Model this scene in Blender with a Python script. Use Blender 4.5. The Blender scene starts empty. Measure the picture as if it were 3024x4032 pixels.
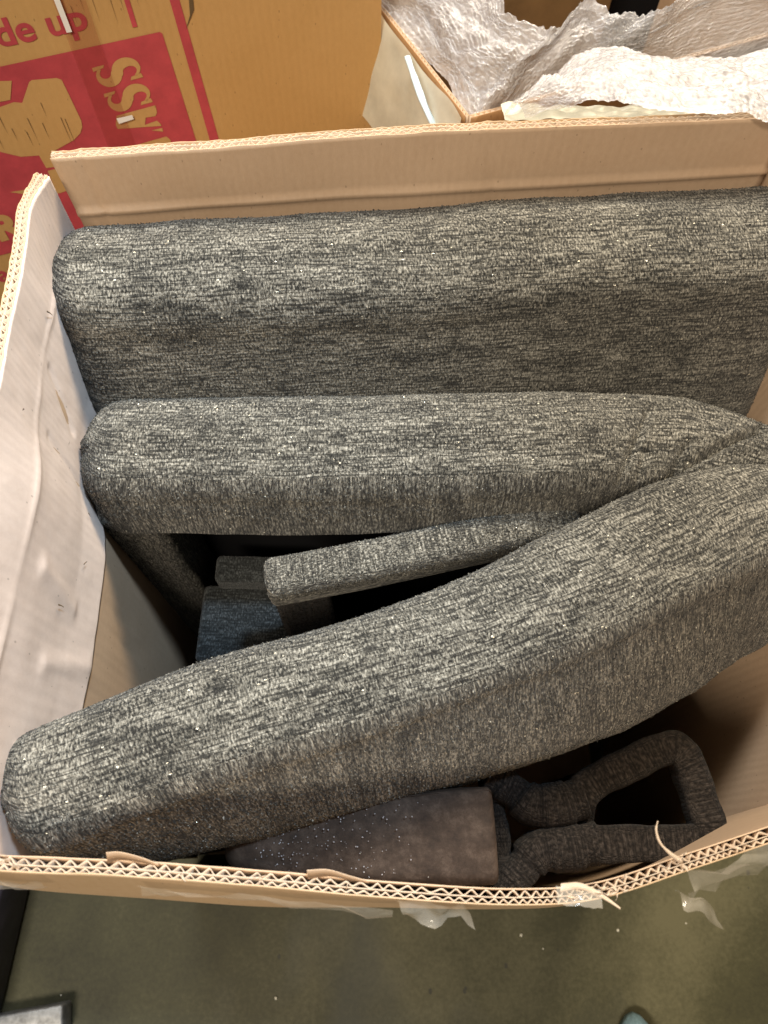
import bpy, bmesh, math, random
import numpy as np
from mathutils import Vector, Matrix, noise
from mathutils.geometry import tessellate_polygon
random.seed(7); rng = np.random.default_rng(7)
S = bpy.context.scene; COL = S.collection
R = math.radians

# ------------------------------------------------------------------ camera, light, exposure
cd = bpy.data.cameras.new('camera'); cam = bpy.data.objects.new('camera', cd); COL.objects.link(cam)
cam.location = (0, 0, 1.25); cam.rotation_euler = (R(23.776), R(-0.554), 0)
cd.sensor_fit = 'VERTICAL'; cd.sensor_height = 36; cd.lens = 36 * 3028 / 4032
cd.clip_start = .02; cd.clip_end = 60
cd.dof.use_dof = True; cd.dof.focus_distance = .62; cd.dof.aperture_fstop = cd.lens / 3.4
S.camera = cam
w = bpy.data.worlds.new('World'); S.world = w; w.use_nodes = True
w.node_tree.nodes['Background'].inputs[0].default_value = (.62, .60, .56, 1)
w.node_tree.nodes['Background'].inputs[1].default_value = .065
def lamp(name, loc, target, sx, sy, power, col):
    l = bpy.data.lights.new(name, 'AREA'); l.shape = 'RECTANGLE'; l.size = sx; l.size_y = sy; l.energy = power; l.color = col
    o = bpy.data.objects.new(name, l); COL.objects.link(o); o.location = loc
    o.rotation_euler = (Vector(target) - Vector(loc)).to_track_quat('-Z', 'Y').to_euler()
    return o
lamp('ceiling_lamp_cool', (-.35, 1.40, 2.6), (0, .25, .7), .9, .3, 50, (.93, .95, .94))
sl = bpy.data.lights.new('hall_spot_cool', 'SPOT'); sl.energy = 230; sl.color = (.60, .80, 1.0); sl.spot_size = R(24); sl.spot_blend = .55; sl.shadow_soft_size = .10
so = bpy.data.objects.new('hall_spot_cool', sl); COL.objects.link(so); so.location = (.50, .55, 2.75)
so.rotation_euler = (Vector((-.25, .14, .70)) - so.location).to_track_quat('-Z', 'Y').to_euler()
lamp('ceiling_lamp_warm', (.70, 1.50, 2.5), (.1, .25, .7), .7, .3, 76, (1.0, .83, .58))
lamp('hall_lamp_warm', (-.75, -1.20, 3.2), (.05, .4, .7), .9, .3, 112, (1.0, .87, .69))
S.view_settings.view_transform = 'Standard'; S.view_settings.look = 'None'
S.view_settings.exposure = -0.12; S.view_settings.gamma = 1
S.render.engine = 'CYCLES'

# ------------------------------------------------------------------ materials
def mat(name):
    m = bpy.data.materials.new(name); m.use_nodes = True
    return m, m.node_tree, m.node_tree.nodes['Principled BSDF']
def nd(t, typ, **kw):
    n = t.nodes.new(typ)
    for k, v in kw.items():
        if k in n.inputs.keys(): n.inputs[k].default_value = v
        else: setattr(n, k, v)
    return n
def ramp(t, fac, stops):
    r = t.nodes.new('ShaderNodeValToRGB'); e = r.color_ramp.elements
    while len(e) < len(stops): e.new(.5)
    for i, (p, c) in enumerate(stops): e[i].position = p; e[i].color = (*c, 1) if len(c) == 3 else c
    t.links.new(fac, r.inputs[0]); return r.outputs[0]
def mixc(t, fac, a, b, mode='MIX'):
    n = t.nodes.new('ShaderNodeMix'); n.data_type = 'RGBA'; n.blend_type = mode
    for i, v in ((0, fac), (6, a), (7, b)):
        if hasattr(v, 'links') or isinstance(v, bpy.types.NodeSocket): t.links.new(v, n.inputs[i])
        elif isinstance(v, (int, float)): n.inputs[i].default_value = v
        else: n.inputs[i].default_value = (*v, 1)
    return n.outputs[2]
def mth(t, op, a, b=None):
    n = t.nodes.new('ShaderNodeMath'); n.operation = op
    for i, v in enumerate((a, b)):
        if v is None: continue
        if isinstance(v, bpy.types.NodeSocket): t.links.new(v, n.inputs[i])
        else: n.inputs[i].default_value = v
    return n.outputs[0]
def coords(t, kind='Object', scale=(1, 1, 1), rot=(0, 0, 0)):
    c = t.nodes.new('ShaderNodeTexCoord'); m = t.nodes.new('ShaderNodeMapping')
    m.inputs['Scale'].default_value = scale; m.inputs['Rotation'].default_value = rot
    t.links.new(c.outputs[kind], m.inputs[0]); return m.outputs[0]
def tex(t, typ, vec, **kw):
    n = nd(t, typ, **kw); t.links.new(vec, n.inputs['Vector']); return n
def bump(t, b, h, strength, dist):
    n = nd(t, 'ShaderNodeBump', Strength=strength, Distance=dist); t.links.new(h, n.inputs['Height'])
    t.links.new(n.outputs[0], b.inputs['Normal']); return n

def fabric(name, dark, mid, light, streak=1.0, spark=True, rib=False, sheen=.10):
    """heathered chenille: yarn rows run along U (metres)"""
    m, t, b = mat(name)
    warp = tex(t, 'ShaderNodeTexNoise', coords(t, 'UV', (25, 25, 25)), Scale=1, Detail=2)
    def wuv(su, sv, k=.004):
        c = t.nodes.new('ShaderNodeTexCoord')
        v = t.nodes.new('ShaderNodeVectorMath'); v.operation = 'MULTIPLY_ADD'
        t.links.new(warp.outputs['Color'], v.inputs[0]); v.inputs[1].default_value = (k, k, 0); t.links.new(c.outputs['UV'], v.inputs[2])
        q = t.nodes.new('ShaderNodeVectorMath'); q.operation = 'MULTIPLY'; t.links.new(v.outputs[0], q.inputs[0]); q.inputs[1].default_value = (su, sv, 1)
        return q.outputs[0]
    slub = tex(t, 'ShaderNodeTexNoise', wuv(46, 300), Scale=1, Detail=2.5, Roughness=.65)
    big = tex(t, 'ShaderNodeTexNoise', wuv(14, 60), Scale=1, Detail=2)
    fine = tex(t, 'ShaderNodeTexNoise', wuv(230, 760) if rib else wuv(680, 300, .008), Scale=1, Detail=1.5, Roughness=.6)
    nub = tex(t, 'ShaderNodeTexVoronoi', wuv(200, 560, .006) if rib else wuv(560, 260, .006), Scale=1)
    row = tex(t, 'ShaderNodeTexWave', wuv(6, 1, .006), Scale=95, Distortion=3.0, Detail=2, **{'Detail Scale': 6.0})
    row.bands_direction = 'Y'
    f = mth(t, 'ADD', mth(t, 'MULTIPLY', slub.outputs[0], .27), mth(t, 'MULTIPLY', fine.outputs[0], .73))
    f = mth(t, 'ADD', f, mth(t, 'MULTIPLY', mth(t, 'SUBTRACT', big.outputs[0], .5), .24))
    f = mth(t, 'ADD', f, mth(t, 'MULTIPLY', mth(t, 'SUBTRACT', row.outputs['Fac'], .5), .03 * streak))
    f = mth(t, 'SUBTRACT', f, mth(t, 'MULTIPLY', mth(t, 'SUBTRACT', nub.outputs['Distance'], .35), .12))
    col = ramp(t, f, [(.36, dark), (.50, mid), (.66, light)])
    stk = tex(t, 'ShaderNodeTexNoise', wuv(420, 60) if rib else wuv(46, 560, .003), Scale=1, Detail=1.5, Roughness=.5)
    if rib: stk = tex(t, 'ShaderNodeTexNoise', wuv(70, 420, .003), Scale=1, Detail=1.5)
    col = mixc(t, ramp(t, stk.outputs[0], [(.51, (0, 0, 0)), (.61, (.82, .82, .82))]), col, tuple(c * 1.1 for c in dark))
    if spark:
        v = tex(t, 'ShaderNodeTexVoronoi', wuv(190, 330, .002), Scale=1)
        sep = t.nodes.new('ShaderNodeSeparateColor'); t.links.new(v.outputs['Color'], sep.inputs[0])
        g = mth(t, 'MULTIPLY', mth(t, 'LESS_THAN', v.outputs['Distance'], .19), mth(t, 'GREATER_THAN', sep.outputs[0], .925))
        zone = tex(t, 'ShaderNodeTexNoise', wuv(9, 30), Scale=1)
        g = mth(t, 'MULTIPLY', g, mth(t, 'GREATER_THAN', zone.outputs[0], .47))
        col = mixc(t, g, col, (.78, .73, .60))
        t.links.new(mth(t, 'SUBTRACT', .92, mth(t, 'MULTIPLY', g, .62)), b.inputs['Roughness'])
        t.links.new(mth(t, 'MULTIPLY', g, .6), b.inputs['Metallic'])
    else: b.inputs['Roughness'].default_value = .92
    t.links.new(col, b.inputs['Base Color'])
    b.inputs['Specular IOR Level'].default_value = .25
    b.inputs['Sheen Weight'].default_value = sheen; b.inputs['Sheen Roughness'].default_value = .5
    h = mth(t, 'ADD', mth(t, 'MULTIPLY', f, 1.6), mth(t, 'MULTIPLY', row.outputs['Fac'], .12 * streak))
    bump(t, b, h, .8, .0022)
    return m
FAB = fabric('chenille_grey', (.012, .0117, .0105), (.120, .113, .096), (.345, .328, .285))
FABR = fabric('chenille_grey_rib', (.012, .0112, .0098), (.112, .103, .086), (.32, .30, .255), streak=1.6, rib=True)
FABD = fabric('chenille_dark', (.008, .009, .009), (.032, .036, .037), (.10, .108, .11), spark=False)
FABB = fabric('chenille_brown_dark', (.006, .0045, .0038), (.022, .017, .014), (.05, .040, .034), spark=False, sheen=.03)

def kraft(name, base, dark, rough=.62, spec=.35, coat=0, fl=(900, 7, 1)):
    m, t, b = mat(name)
    big = tex(t, 'ShaderNodeTexNoise', coords(t, 'UV', (5, 5, 1)), Scale=1, Detail=5, Roughness=.6)
    fib = tex(t, 'ShaderNodeTexNoise', coords(t, 'UV', (260, 130, 1)), Scale=1, Detail=4, Roughness=.75)
    flk = tex(t, 'ShaderNodeTexVoronoi', coords(t, 'UV', (240, 120, 1), (0, 0, .5)), Scale=1)
    flt = tex(t, 'ShaderNodeTexWave', coords(t, 'UV', (1, .15, 1)), Scale=40, Distortion=1.5, Detail=1)
    f = mth(t, 'ADD', mth(t, 'MULTIPLY', big.outputs[0], .65), mth(t, 'MULTIPLY', fib.outputs[0], .35))
    col = ramp(t, f, [(.32, dark), (.66, base)])
    sep = t.nodes.new('ShaderNodeSeparateColor'); t.links.new(flk.outputs['Color'], sep.inputs[0])
    g = mth(t, 'MULTIPLY', mth(t, 'LESS_THAN', flk.outputs['Distance'], .16), mth(t, 'GREATER_THAN', sep.outputs[1], .9))
    col = mixc(t, mth(t, 'MULTIPLY', g, .45), col, tuple(c * .35 for c in dark))
    t.links.new(col, b.inputs['Base Color'])
    b.inputs['Roughness'].default_value = rough; b.inputs['Specular IOR Level'].default_value = spec
    if coat: b.inputs['Coat Weight'].default_value = coat; b.inputs['Coat Roughness'].default_value = .25
    h = mth(t, 'ADD', mth(t, 'MULTIPLY', fib.outputs[0], .35), mth(t, 'ADD', mth(t, 'MULTIPLY', flt.outputs['Fac'], .22), mth(t, 'MULTIPLY', big.outputs[0], 1.6)))
    bump(t, b, h, .35, .0012)
    return m
KR = kraft('kraft_inner', (.56, .405, .28), (.46, .315, .205))
KRP = kraft('kraft_pale_liner', (.78, .655, .59), (.65, .52, .45), rough=.5, spec=.45)
KRE = kraft('kraft_edge', (.58, .455, .345), (.42, .32, .23), rough=.85)
KRO = kraft('kraft_outer', (.52, .37, .235), (.42, .28, .16), rough=.45)
KRG = kraft('kraft_glass_carton', (.57, .35, .145), (.48, .285, .105), rough=.5)
KR3 = kraft('kraft_third_carton', (.36, .20, .09), (.27, .14, .06), rough=.55)

def plain(name, col, rough=.6, metal=0, spec=.4, nscale=0, namt=.3, bmp=0, alpha=1, trans=0, coat=0):
    m, t, b = mat(name)
    b.inputs['Roughness'].default_value = rough; b.inputs['Metallic'].default_value = metal; b.inputs['Specular IOR Level'].default_value = spec
    b.inputs['Coat Weight'].default_value = coat
    if nscale:
        n = tex(t, 'ShaderNodeTexNoise', coords(t, 'Object', (nscale,) * 3), Scale=1, Detail=5, Roughness=.65)
        c = ramp(t, n.outputs[0], [(.3, tuple(v * (1 - namt) for v in col)), (.7, tuple(min(1, v * (1 + namt)) for v in col))])
        t.links.new(c, b.inputs['Base Color'])
        if bmp: bump(t, b, n.outputs[0], bmp, .002)
    else: b.inputs['Base Color'].default_value = (*col, 1)
    b.inputs['Alpha'].default_value = alpha; b.inputs['Transmission Weight'].default_value = trans
    return m
RED = plain('red_ink', (.47, .065, .085), .5, nscale=40, namt=.16)
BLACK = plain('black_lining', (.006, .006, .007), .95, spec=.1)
WHITE = plain('glint_white', (.85, .85, .85), .6)  # plain white for the painted tape reflections on the printed carton
SCUFF = plain('grey_scuff', (.13, .085, .04), .8)
FILM = plain('cream_film', (.62, .60, .50), .35, nscale=18, namt=.2, bmp=.4, trans=.15)
BLUEE = plain('pale_blue_edge', (.55, .68, .78), .35)
METAL = plain('worn_grey_steel', (.22, .22, .22), .5, metal=.6, nscale=45, namt=.6, bmp=.3)
PURP = plain('dark_violet_paint', (.035, .033, .05), .5, nscale=20, namt=.7, bmp=.2)
SHOE = plain('pale_blue_canvas', (.22, .36, .45), .85, nscale=300, namt=.25, bmp=.3)
SOLE = plain('white_rubber', (.55, .55, .52), .7)
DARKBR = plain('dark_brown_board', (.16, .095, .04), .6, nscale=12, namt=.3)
CRUMB = plain('pale_crumb', (.6, .58, .5), .8)

def tape_mat():
    m, t, b = mat('clear_tape')
    b.inputs['Base Color'].default_value = (.75, .68, .58, 1); b.inputs['Roughness'].default_value = .12
    b.inputs['Alpha'].default_value = .22; b.inputs['Specular IOR Level'].default_value = .8
    n = tex(t, 'ShaderNodeTexNoise', coords(t, 'Object', (60, 60, 60)), Scale=1, Detail=3)
    bump(t, b, n.outputs[0], .5, .004)
    return m
TAPE = tape_mat()
def bubble_mat():
    m, t, b = mat('bubble_film')
    v = tex(t, 'ShaderNodeTexVoronoi', coords(t, 'UV', (118, 118, 1)), Scale=1, Randomness=.25)
    n = tex(t, 'ShaderNodeTexNoise', coords(t, 'UV', (70, 70, 1)), Scale=1, Detail=4, Roughness=.7)
    b.inputs['Base Color'].default_value = (.88, .87, .91, 1); b.inputs['Roughness'].default_value = .10
    b.inputs['Specular IOR Level'].default_value = .9; b.inputs['Coat Weight'].default_value = .6; b.inputs['Coat Roughness'].default_value = .08
    a = mth(t, 'ADD', .18, mth(t, 'MULTIPLY', n.outputs[0], .68)); t.links.new(a, b.inputs['Alpha'])
    h = mth(t, 'ADD', mth(t, 'MULTIPLY', mth(t, 'SUBTRACT', .6, v.outputs['Distance']), 1.0), mth(t, 'MULTIPLY', n.outputs[0], 1.3))
    n2 = tex(t, 'ShaderNodeTexNoise', coords(t, 'UV', (260, 260, 1)), Scale=1, Detail=3, Roughness=.7)
    bump(t, b, mth(t, 'ADD', n.outputs[0], mth(t, 'MULTIPLY', n2.outputs[0], .8)), .8, .004)
    return m
BUB = bubble_mat()
def bag_mat():
    m, t, b = mat('brown_board_in_film')
    n = tex(t, 'ShaderNodeTexNoise', coords(t, 'UV', (55, 55, 1)), Scale=1, Detail=7, Roughness=.8)
    t.links.new(ramp(t, n.outputs[0], [(.34, (.024, .016, .012)), (.5, (.044, .029, .021)), (.68, (.085, .060, .046))]), b.inputs['Base Color'])
    v = tex(t, 'ShaderNodeTexVoronoi', coords(t, 'UV', (150, 150, 1)), Scale=1, Randomness=.8)
    b.inputs['Roughness'].default_value = .75; b.inputs['Specular IOR Level'].default_value = .2
    bump(t, b, mth(t, 'ADD', mth(t, 'MULTIPLY', n.outputs[0], 1.0), mth(t, 'MULTIPLY', mth(t, 'SUBTRACT', .5, v.outputs['Distance']), .12)), .35, .002)
    return m
BAG = bag_mat()
def concrete():
    m, t, b = mat('stained_concrete')
    a = tex(t, 'ShaderNodeTexNoise', coords(t, 'Object', (3.2, 3.2, 1)), Scale=1, Detail=6, Roughness=.6)
    c = tex(t, 'ShaderNodeTexNoise', coords(t, 'Object', (160, 160, 1)), Scale=1, Detail=4, Roughness=.7)
    f = mth(t, 'ADD', mth(t, 'MULTIPLY', a.outputs[0], .75), mth(t, 'MULTIPLY', c.outputs[0], .25))
    col = ramp(t, f, [(.34, (.024, .023, .012)), (.5, (.052, .050, .025)), (.64, (.105, .098, .056))])
    v = tex(t, 'ShaderNodeTexVoronoi', coords(t, 'Object', (38, 26, 1)), Scale=1)
    sep = t.nodes.new('ShaderNodeSeparateColor'); t.links.new(v.outputs['Color'], sep.inputs[0])
    g = mth(t, 'MULTIPLY', mth(t, 'LESS_THAN', v.outputs['Distance'], .10), mth(t, 'GREATER_THAN', sep.outputs[0], .72))
    col = mixc(t, mth(t, 'MULTIPLY', g, .75), col, (.03, .03, .025))
    st = tex(t, 'ShaderNodeTexNoise', coords(t, 'Object', (4.5, 2.2, 1), (0, 0, .5)), Scale=1, Detail=3)
    col = mixc(t, mth(t, 'MULTIPLY', ramp(t, st.outputs[0], [(.55, (0, 0, 0)), (.66, (1, 1, 1))]), .45), col, (.055, .06, .055))
    t.links.new(col, b.inputs['Base Color']); b.inputs['Roughness'].default_value = .62; b.inputs['Specular IOR Level'].default_value = .3
    bump(t, b, c.outputs[0], .12, .002)
    return m
CONC = concrete()

# ------------------------------------------------------------------ mesh helpers
def mesh_obj(name, verts, faces, material, parent=None, uvs=None, smooth=True):
    me = bpy.data.meshes.new(name); me.from_pydata([tuple(v) for v in verts], [], faces)
    if uvs is not None:
        l = me.uv_layers.new(name='UVMap'); l.data.foreach_set('uv', np.asarray(uvs, dtype=np.float32).ravel())
    me.materials.append(material)
    if smooth: me.polygons.foreach_set('use_smooth', [True] * len(me.polygons))
    me.update()
    o = bpy.data.objects.new(name, me); COL.objects.link(o)
    if parent: o.parent = parent
    return o
def tag(o, label=None, cat=None, group=None, kind=None):
    for k, v in (('label', label), ('category', cat), ('group', group), ('kind', kind)):
        if v: o[k] = v
    return o
def thing(name, label, cat, group=None):
    o = bpy.data.objects.new(name, None); COL.objects.link(o); o.empty_display_size = .05
    return tag(o, label, cat, group)
def boxuv(verts, faces):
    """box-projected UV in metres"""
    uv = []
    V = [Vector(v) for v in verts]
    for f in faces:
        n = (V[f[1]] - V[f[0]]).cross(V[f[2]] - V[f[0]]); a = [abs(c) for c in n]; k = a.index(max(a))
        for i in f:
            p = V[i]; uv.append((p.y, p.z) if k == 0 else (p.x, p.z) if k == 1 else (p.x, p.y))
    return uv
def bevel_box(name, c, size, rz, material, parent=None, r=.003, seg=2, rx=0, ry=0, fabric_uv=False):
    bm = bmesh.new(); bmesh.ops.create_cube(bm, size=1)
    for v in bm.verts: v.co = Vector((v.co.x * size[0], v.co.y * size[1], v.co.z * size[2]))
    bmesh.ops.bevel(bm, geom=list(bm.edges), offset=r, segments=seg, affect='EDGES', profile=.5)
    vs = [v.co.copy() for v in bm.verts]; fs = [[v.index for v in f.verts] for f in bm.faces]; bm.free()
    uv = boxuv(vs, fs)
    M = Matrix.Translation(c) @ Matrix.Rotation(rz, 4, 'Z') @ Matrix.Rotation(ry, 4, 'Y') @ Matrix.Rotation(rx, 4, 'X')
    return mesh_obj(name, [M @ v for v in vs], fs, material, parent, uv)
def crom(P, u):
    n = len(P) - 1; x = min(max(u, 0), 1) * n; i = min(int(x), n - 1); f = x - i
    p1, p2 = P[i], P[i + 1]; p0 = P[i - 1] if i > 0 else p1 * 2 - p2; p3 = P[i + 2] if i + 2 <= n else p2 * 2 - p1
    return .5 * ((2 * p1) + (p2 - p0) * f + (2 * p0 - 5 * p1 + 4 * p2 - p3) * f * f + (3 * p1 - p0 - 3 * p2 + p3) * f ** 3)

class Surf:
    """a wall surface: rows of points from the rim down; u along the wall, v down it"""
    def __init__(s, rows, flip=1, ctr=(.03, .27)):
        s.rows = [[Vector(p) for p in r] for r in rows]; s.flip = flip
        s.zs = np.cumsum([0] + [abs((s.rows[i][len(s.rows[i]) // 2] - s.rows[i + 1][len(s.rows[i + 1]) // 2]).length) for i in range(len(rows) - 1)])
        s.H = s.zs[-1]
        s.flip = 1
        if ctr is not None and (s.pos(.5, s.H * .5) - Vector((*ctr, 0))).xy.dot(s.nrm(.5, s.H * .5).xy) < 0: s.flip = -1
        pts = [crom(s.rows[0], i / 60) for i in range(61)]; s.L = sum((pts[i + 1] - pts[i]).length for i in range(60))
    def pos(s, u, d):
        d = min(max(d, -.05), s.H)
        for i in range(len(s.zs) - 1):
            if d <= s.zs[i + 1] or i == len(s.zs) - 2:
                f = (d - s.zs[i]) / (s.zs[i + 1] - s.zs[i]); break
        a = crom(s.rows[i], u); b = crom(s.rows[i + 1], u)
        return a + (b - a) * f
    def nrm(s, u, d):
        e = 1e-3
        t = s.pos(min(u + .01, 1), d) - s.pos(max(u - .01, 0), d)
        dn = s.pos(u, d + .004) - s.pos(u, max(d - .004, 0))
        n = t.cross(dn); n.normalize(); return n * s.flip       # points out of the carton

def sheet(name, sf, off, thick, ds, nu, material, parent, top=None, wave=None, u0=0, u1=1, wob=0, extra=None):
    """thin closed sheet at offset off (metres outward) of a wall surface; ds = list of distances below the rim"""
    front, back, uvp = [], [], []
    for j, d0 in enumerate(ds):
        for i in range(nu + 1):
            u = u0 + (u1 - u0) * i / nu; d = d0
            if j == 0 and top: d = d0 + top(u)
            o = off + (wave(u * sf.L, d) if wave else 0)
            n = sf.nrm(u, max(d, 0)); p = sf.pos(u, d)
            if wob: o += wob * noise.noise(Vector((u * sf.L * 14, d * 14, off * 50)))
            if extra: o += extra(u, d)
            front.append(p + n * o); back.append(p + n * (o + thick)); uvp.append((u * sf.L, d))
    W = nu + 1; nr = len(ds); N = W * nr; fs, uv = [], []
    def add(q, idx=None):
        fs.append(q)
        for k in q: uv.append(uvp[k % N])
    for j in range(nr - 1):
        for i in range(nu):
            a = j * W + i; add((a, a + 1, a + W + 1, a + W)); add((N + a, N + a + W, N + a + W + 1, N + a + 1))
    for i in range(nu):
        add((i, N + i, N + i + 1, i + 1)); a = (nr - 1) * W + i; add((a, a + 1, N + a + 1, N + a))
    for j in range(nr - 1):
        a = j * W; add((a, a + W, N + a + W, N + a)); a = j * W + nu; add((a, N + a, N + a + W, a + W))
    return mesh_obj(name, front + back, fs, material, parent, uv)

def corrugated(parent, sf, inner, outer, name='wall', label=None, rough=.0012, pitch=(.0082, .0062), crush=0, extra=None, seed=0, low=None):
    """double-wall board: three liners and two rows of fluting that show at the torn rim"""
    T1, T2 = .0046, .0032
    tn = lambda k, a: (lambda u: a * (noise.noise(Vector((u * 23, k, seed))) + .6 * noise.noise(Vector((u * 90, k, seed)))))
    ds = [0, .004, .012, .025, .04, .05, .055, .058, .061, .064, .067, .07, .075, .085] + [.085 + (sf.H - .085) * k / 16 for k in range(1, 17)]
    root = sheet(name, sf, 0, .0007, ds, 110, inner, parent, tn(1, rough), extra=extra)
    if label: root['label'] = label
    sheet('outer_liner', sf, T1 + T2 + .0004, .0007, ds, 110, outer, root, tn(2, rough * 1.4), extra=extra)
    sheet('middle_liner', sf, T1, .0005, ds[:5], 110, KRE, root, tn(3, rough), extra=extra)
    def wave(c, a, p, ph):
        def f(s, d):
            k = crush * max(0, noise.noise(Vector((s * 9, seed, 5))) + .25) * 1.6
            x = (s / p + ph + .22 * noise.noise(Vector((s * 30, seed, 2))) + .16 * noise.noise(Vector((s * 110, seed, 4)))) % 1; k = k + .45 * max(0, noise.noise(Vector((s * 45, seed, 7))))
            tri = 1 - abs(2 * x - 1) * 2
            v = max(-1, min(1, tri * 1.25))
            return c + a * v * (1 - min(k, .8)) + .0004 * noise.noise(Vector((s * 150, seed, 9)))
        return f
    for nm, c, a, p in (('fluting', T1 / 2 + .0003, T1 / 2 - .0004, pitch[0]), ('fluting', T1 + T2 / 2 + .0003, T2 / 2 - .0003, pitch[1])):
        sheet(nm, sf, 0, .0007, [.0006, .012, .038], int(sf.L / p * 8), KRE, root, (lambda u: -.0004 + rough * (.8 * abs(noise.noise(Vector((u * 70, 4, seed)))) + 1.3 * max(0, noise.noise(Vector((u * 17, 8, seed)))))), wave=wave(c, a, p, random.random()), extra=extra)
    return root

def pad(name, spine, top, hw, H, material, parent, rf=.03, rb=.03, crown=.006, slope=(0, 0), end=(.03, .03), ns=110, lump=.0034,
        creases=(), fibres=20000, endz=(.025, .025), ribs_front=True, flen=.0021, flare=.10):
    """upholstered pad: section lofted along a spine (xy points); top, hw are lists along it; front is the right-hand side of the spine"""
    SP = [Vector((p[0], p[1], 0)) for p in spine]
    lin = lambda A, u: float(np.interp(u * (len(A) - 1), range(len(A)), A)) if hasattr(A, '__len__') else A
    pts = [crom(SP, i / 200) for i in range(201)]; cl = np.cumsum([0] + [(pts[i + 1] - pts[i]).length for i in range(200)]); L = cl[-1]
    # station distances, denser at ends
    D = sorted(set(round(float(q_), 5) for q_ in [0, L] + [end[0] * (1 - math.cos(k / 8 * math.pi / 2)) for k in range(1, 9)] + [L - end[1] * (1 - math.cos(k / 8 * math.pi / 2)) for k in range(1, 9)] + list(np.linspace(end[0], L - end[1], ns))))
    grid, uvg = [], []; nF, nC, nT = 16, 10, 26
    for d in D:
        u = float(np.interp(d, cl, np.linspace(0, 1, 201))); c = crom(SP, u)
        tg = (crom(SP, min(u + .01, 1)) - crom(SP, max(u - .01, 0))).normalized(); nl = Vector((-tg.y, tg.x, 0))
        k = 1.0
        if d < end[0]: k = math.sqrt(max(0, 1 - (1 - d / end[0]) ** 2)); ez = endz[0]; er = end[0]
        elif d > L - end[1]: k = math.sqrt(max(0, 1 - (1 - (L - d) / end[1]) ** 2)); ez = endz[1]; er = end[1]
        else: ez = er = 0
        W = lin(hw, u) - min(er, lin(hw, u) * .7) * (1 - k) * .8; Z = lin(top, u) - ez * (1 - k); h = lin(H, u) - ez * (1 - k)
        f = min(rf, W * .80); b_ = min(rb, W * .72)
        sec = []
        for i in range(nF): q = i / nF; q = (q ** .55 if h > .3 else q); zf = -h + (h - f) * q; dz = -zf - f; sec.append((-W - lin(slope[0], u) * min(1, dz / flare) ** .9 + (lin(slope[0], u) * 1.1 * max(0, dz - flare) / max(h - f - flare, .01) if h > .3 else 0), zf))
        for i in range(nC): a = i / nC * math.pi / 2; sec.append((-W + f - f * math.cos(a), -f + f * math.sin(a)))
        for i in range(nT + 1): q = i / nT; sec.append(((-W + f) + (2 * W - f - b_) * q, crown * math.sin(q * math.pi)))
        for i in range(1, nC + 1): a = i / nC * math.pi / 2; sec.append((W - b_ + b_ * math.sin(a), -b_ + b_ * math.cos(a)))
        for i in range(1, nF + 1): q = i / nF; sec.append((W + slope[1] * q, -b_ - (h - b_) * q))
        row, vv = [], 0; urow = []
        for i, (tt, zz) in enumerate(sec):
            p = c + nl * tt + Vector((0, 0, Z + zz))
            kk = lump * (noise.noise(p * 11) + .5 * noise.noise(p * 27))
            p = p + (nl * (1 if tt > 0 else -1) * .6 * kk if abs(tt) > W * .9 else Vector((0, 0, kk)))
            for (x0, y0, x1, y1, dep, wd) in creases:
                ax = Vector((x1 - x0, y1 - y0)); q = Vector((p.x - x0, p.y - y0)); tt2 = max(0, min(1, q.dot(ax) / ax.length_squared)); dd = (q - ax * tt2).length
                if zz > -.06: p.z -= dep * math.exp(-(dd / wd) ** 2) * (1 if 0 < tt2 < 1 else .5)
            if i: vv += math.hypot(tt - sec[i - 1][0], zz - sec[i - 1][1])
            row.append(p); urow.append((d, vv))
        grid.append(row); uvg.append(urow)
    NP = len(grid[0]); NSn = len(grid); V = [p for r in grid for p in r]; fs, uv = [], []; split = nF + nC - 4
    for j in range(NSn - 1):
        for i in range(NP - 1):
            a = j * NP + i; fs.append((a, a + NP, a + NP + 1, a + 1))
            for (jj, ii) in ((j, i), (j + 1, i), (j + 1, i + 1), (j, i + 1)):
                x, y = uvg[jj][ii]; uv.append((y + 7.3, x) if (ribs_front and i < split) else (x, y))
    for j, rev in ((0, 0), (NSn - 1, 1)):
        for i in range(NP // 2):
            a, b2 = j * NP + i, j * NP + i + 1; c2, d2 = j * NP + NP - 2 - i, j * NP + NP - 1 - i
            if b2 >= c2 and b2 != c2: continue
            q = [a, b2, c2, d2] if b2 != c2 else [a, b2, d2]
            if rev: q = q[::-1]
            fs.append(tuple(q))
            for k in q: uv.append((V[k].z + 3, V[k].y + V[k].x))
    fs = [f[::-1] for f in fs]; uv2 = []; n0 = 0
    for f in fs: uv2 += uv[n0:n0 + len(f)][::-1]; n0 += len(f)
    o = mesh_obj(name, V, fs, material, parent, uv2)
    if ribs_front and material is FAB:
        o.data.materials.append(FABR)
        nr = (NSn - 1) * (NP - 1)
        for k in range(nr):
            if k % (NP - 1) < split: o.data.polygons[k].material_index = 1
    if fibres: pile(o, grid, uvg, fibres, flen, material, split if ribs_front else -1, nF)
    return o

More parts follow.
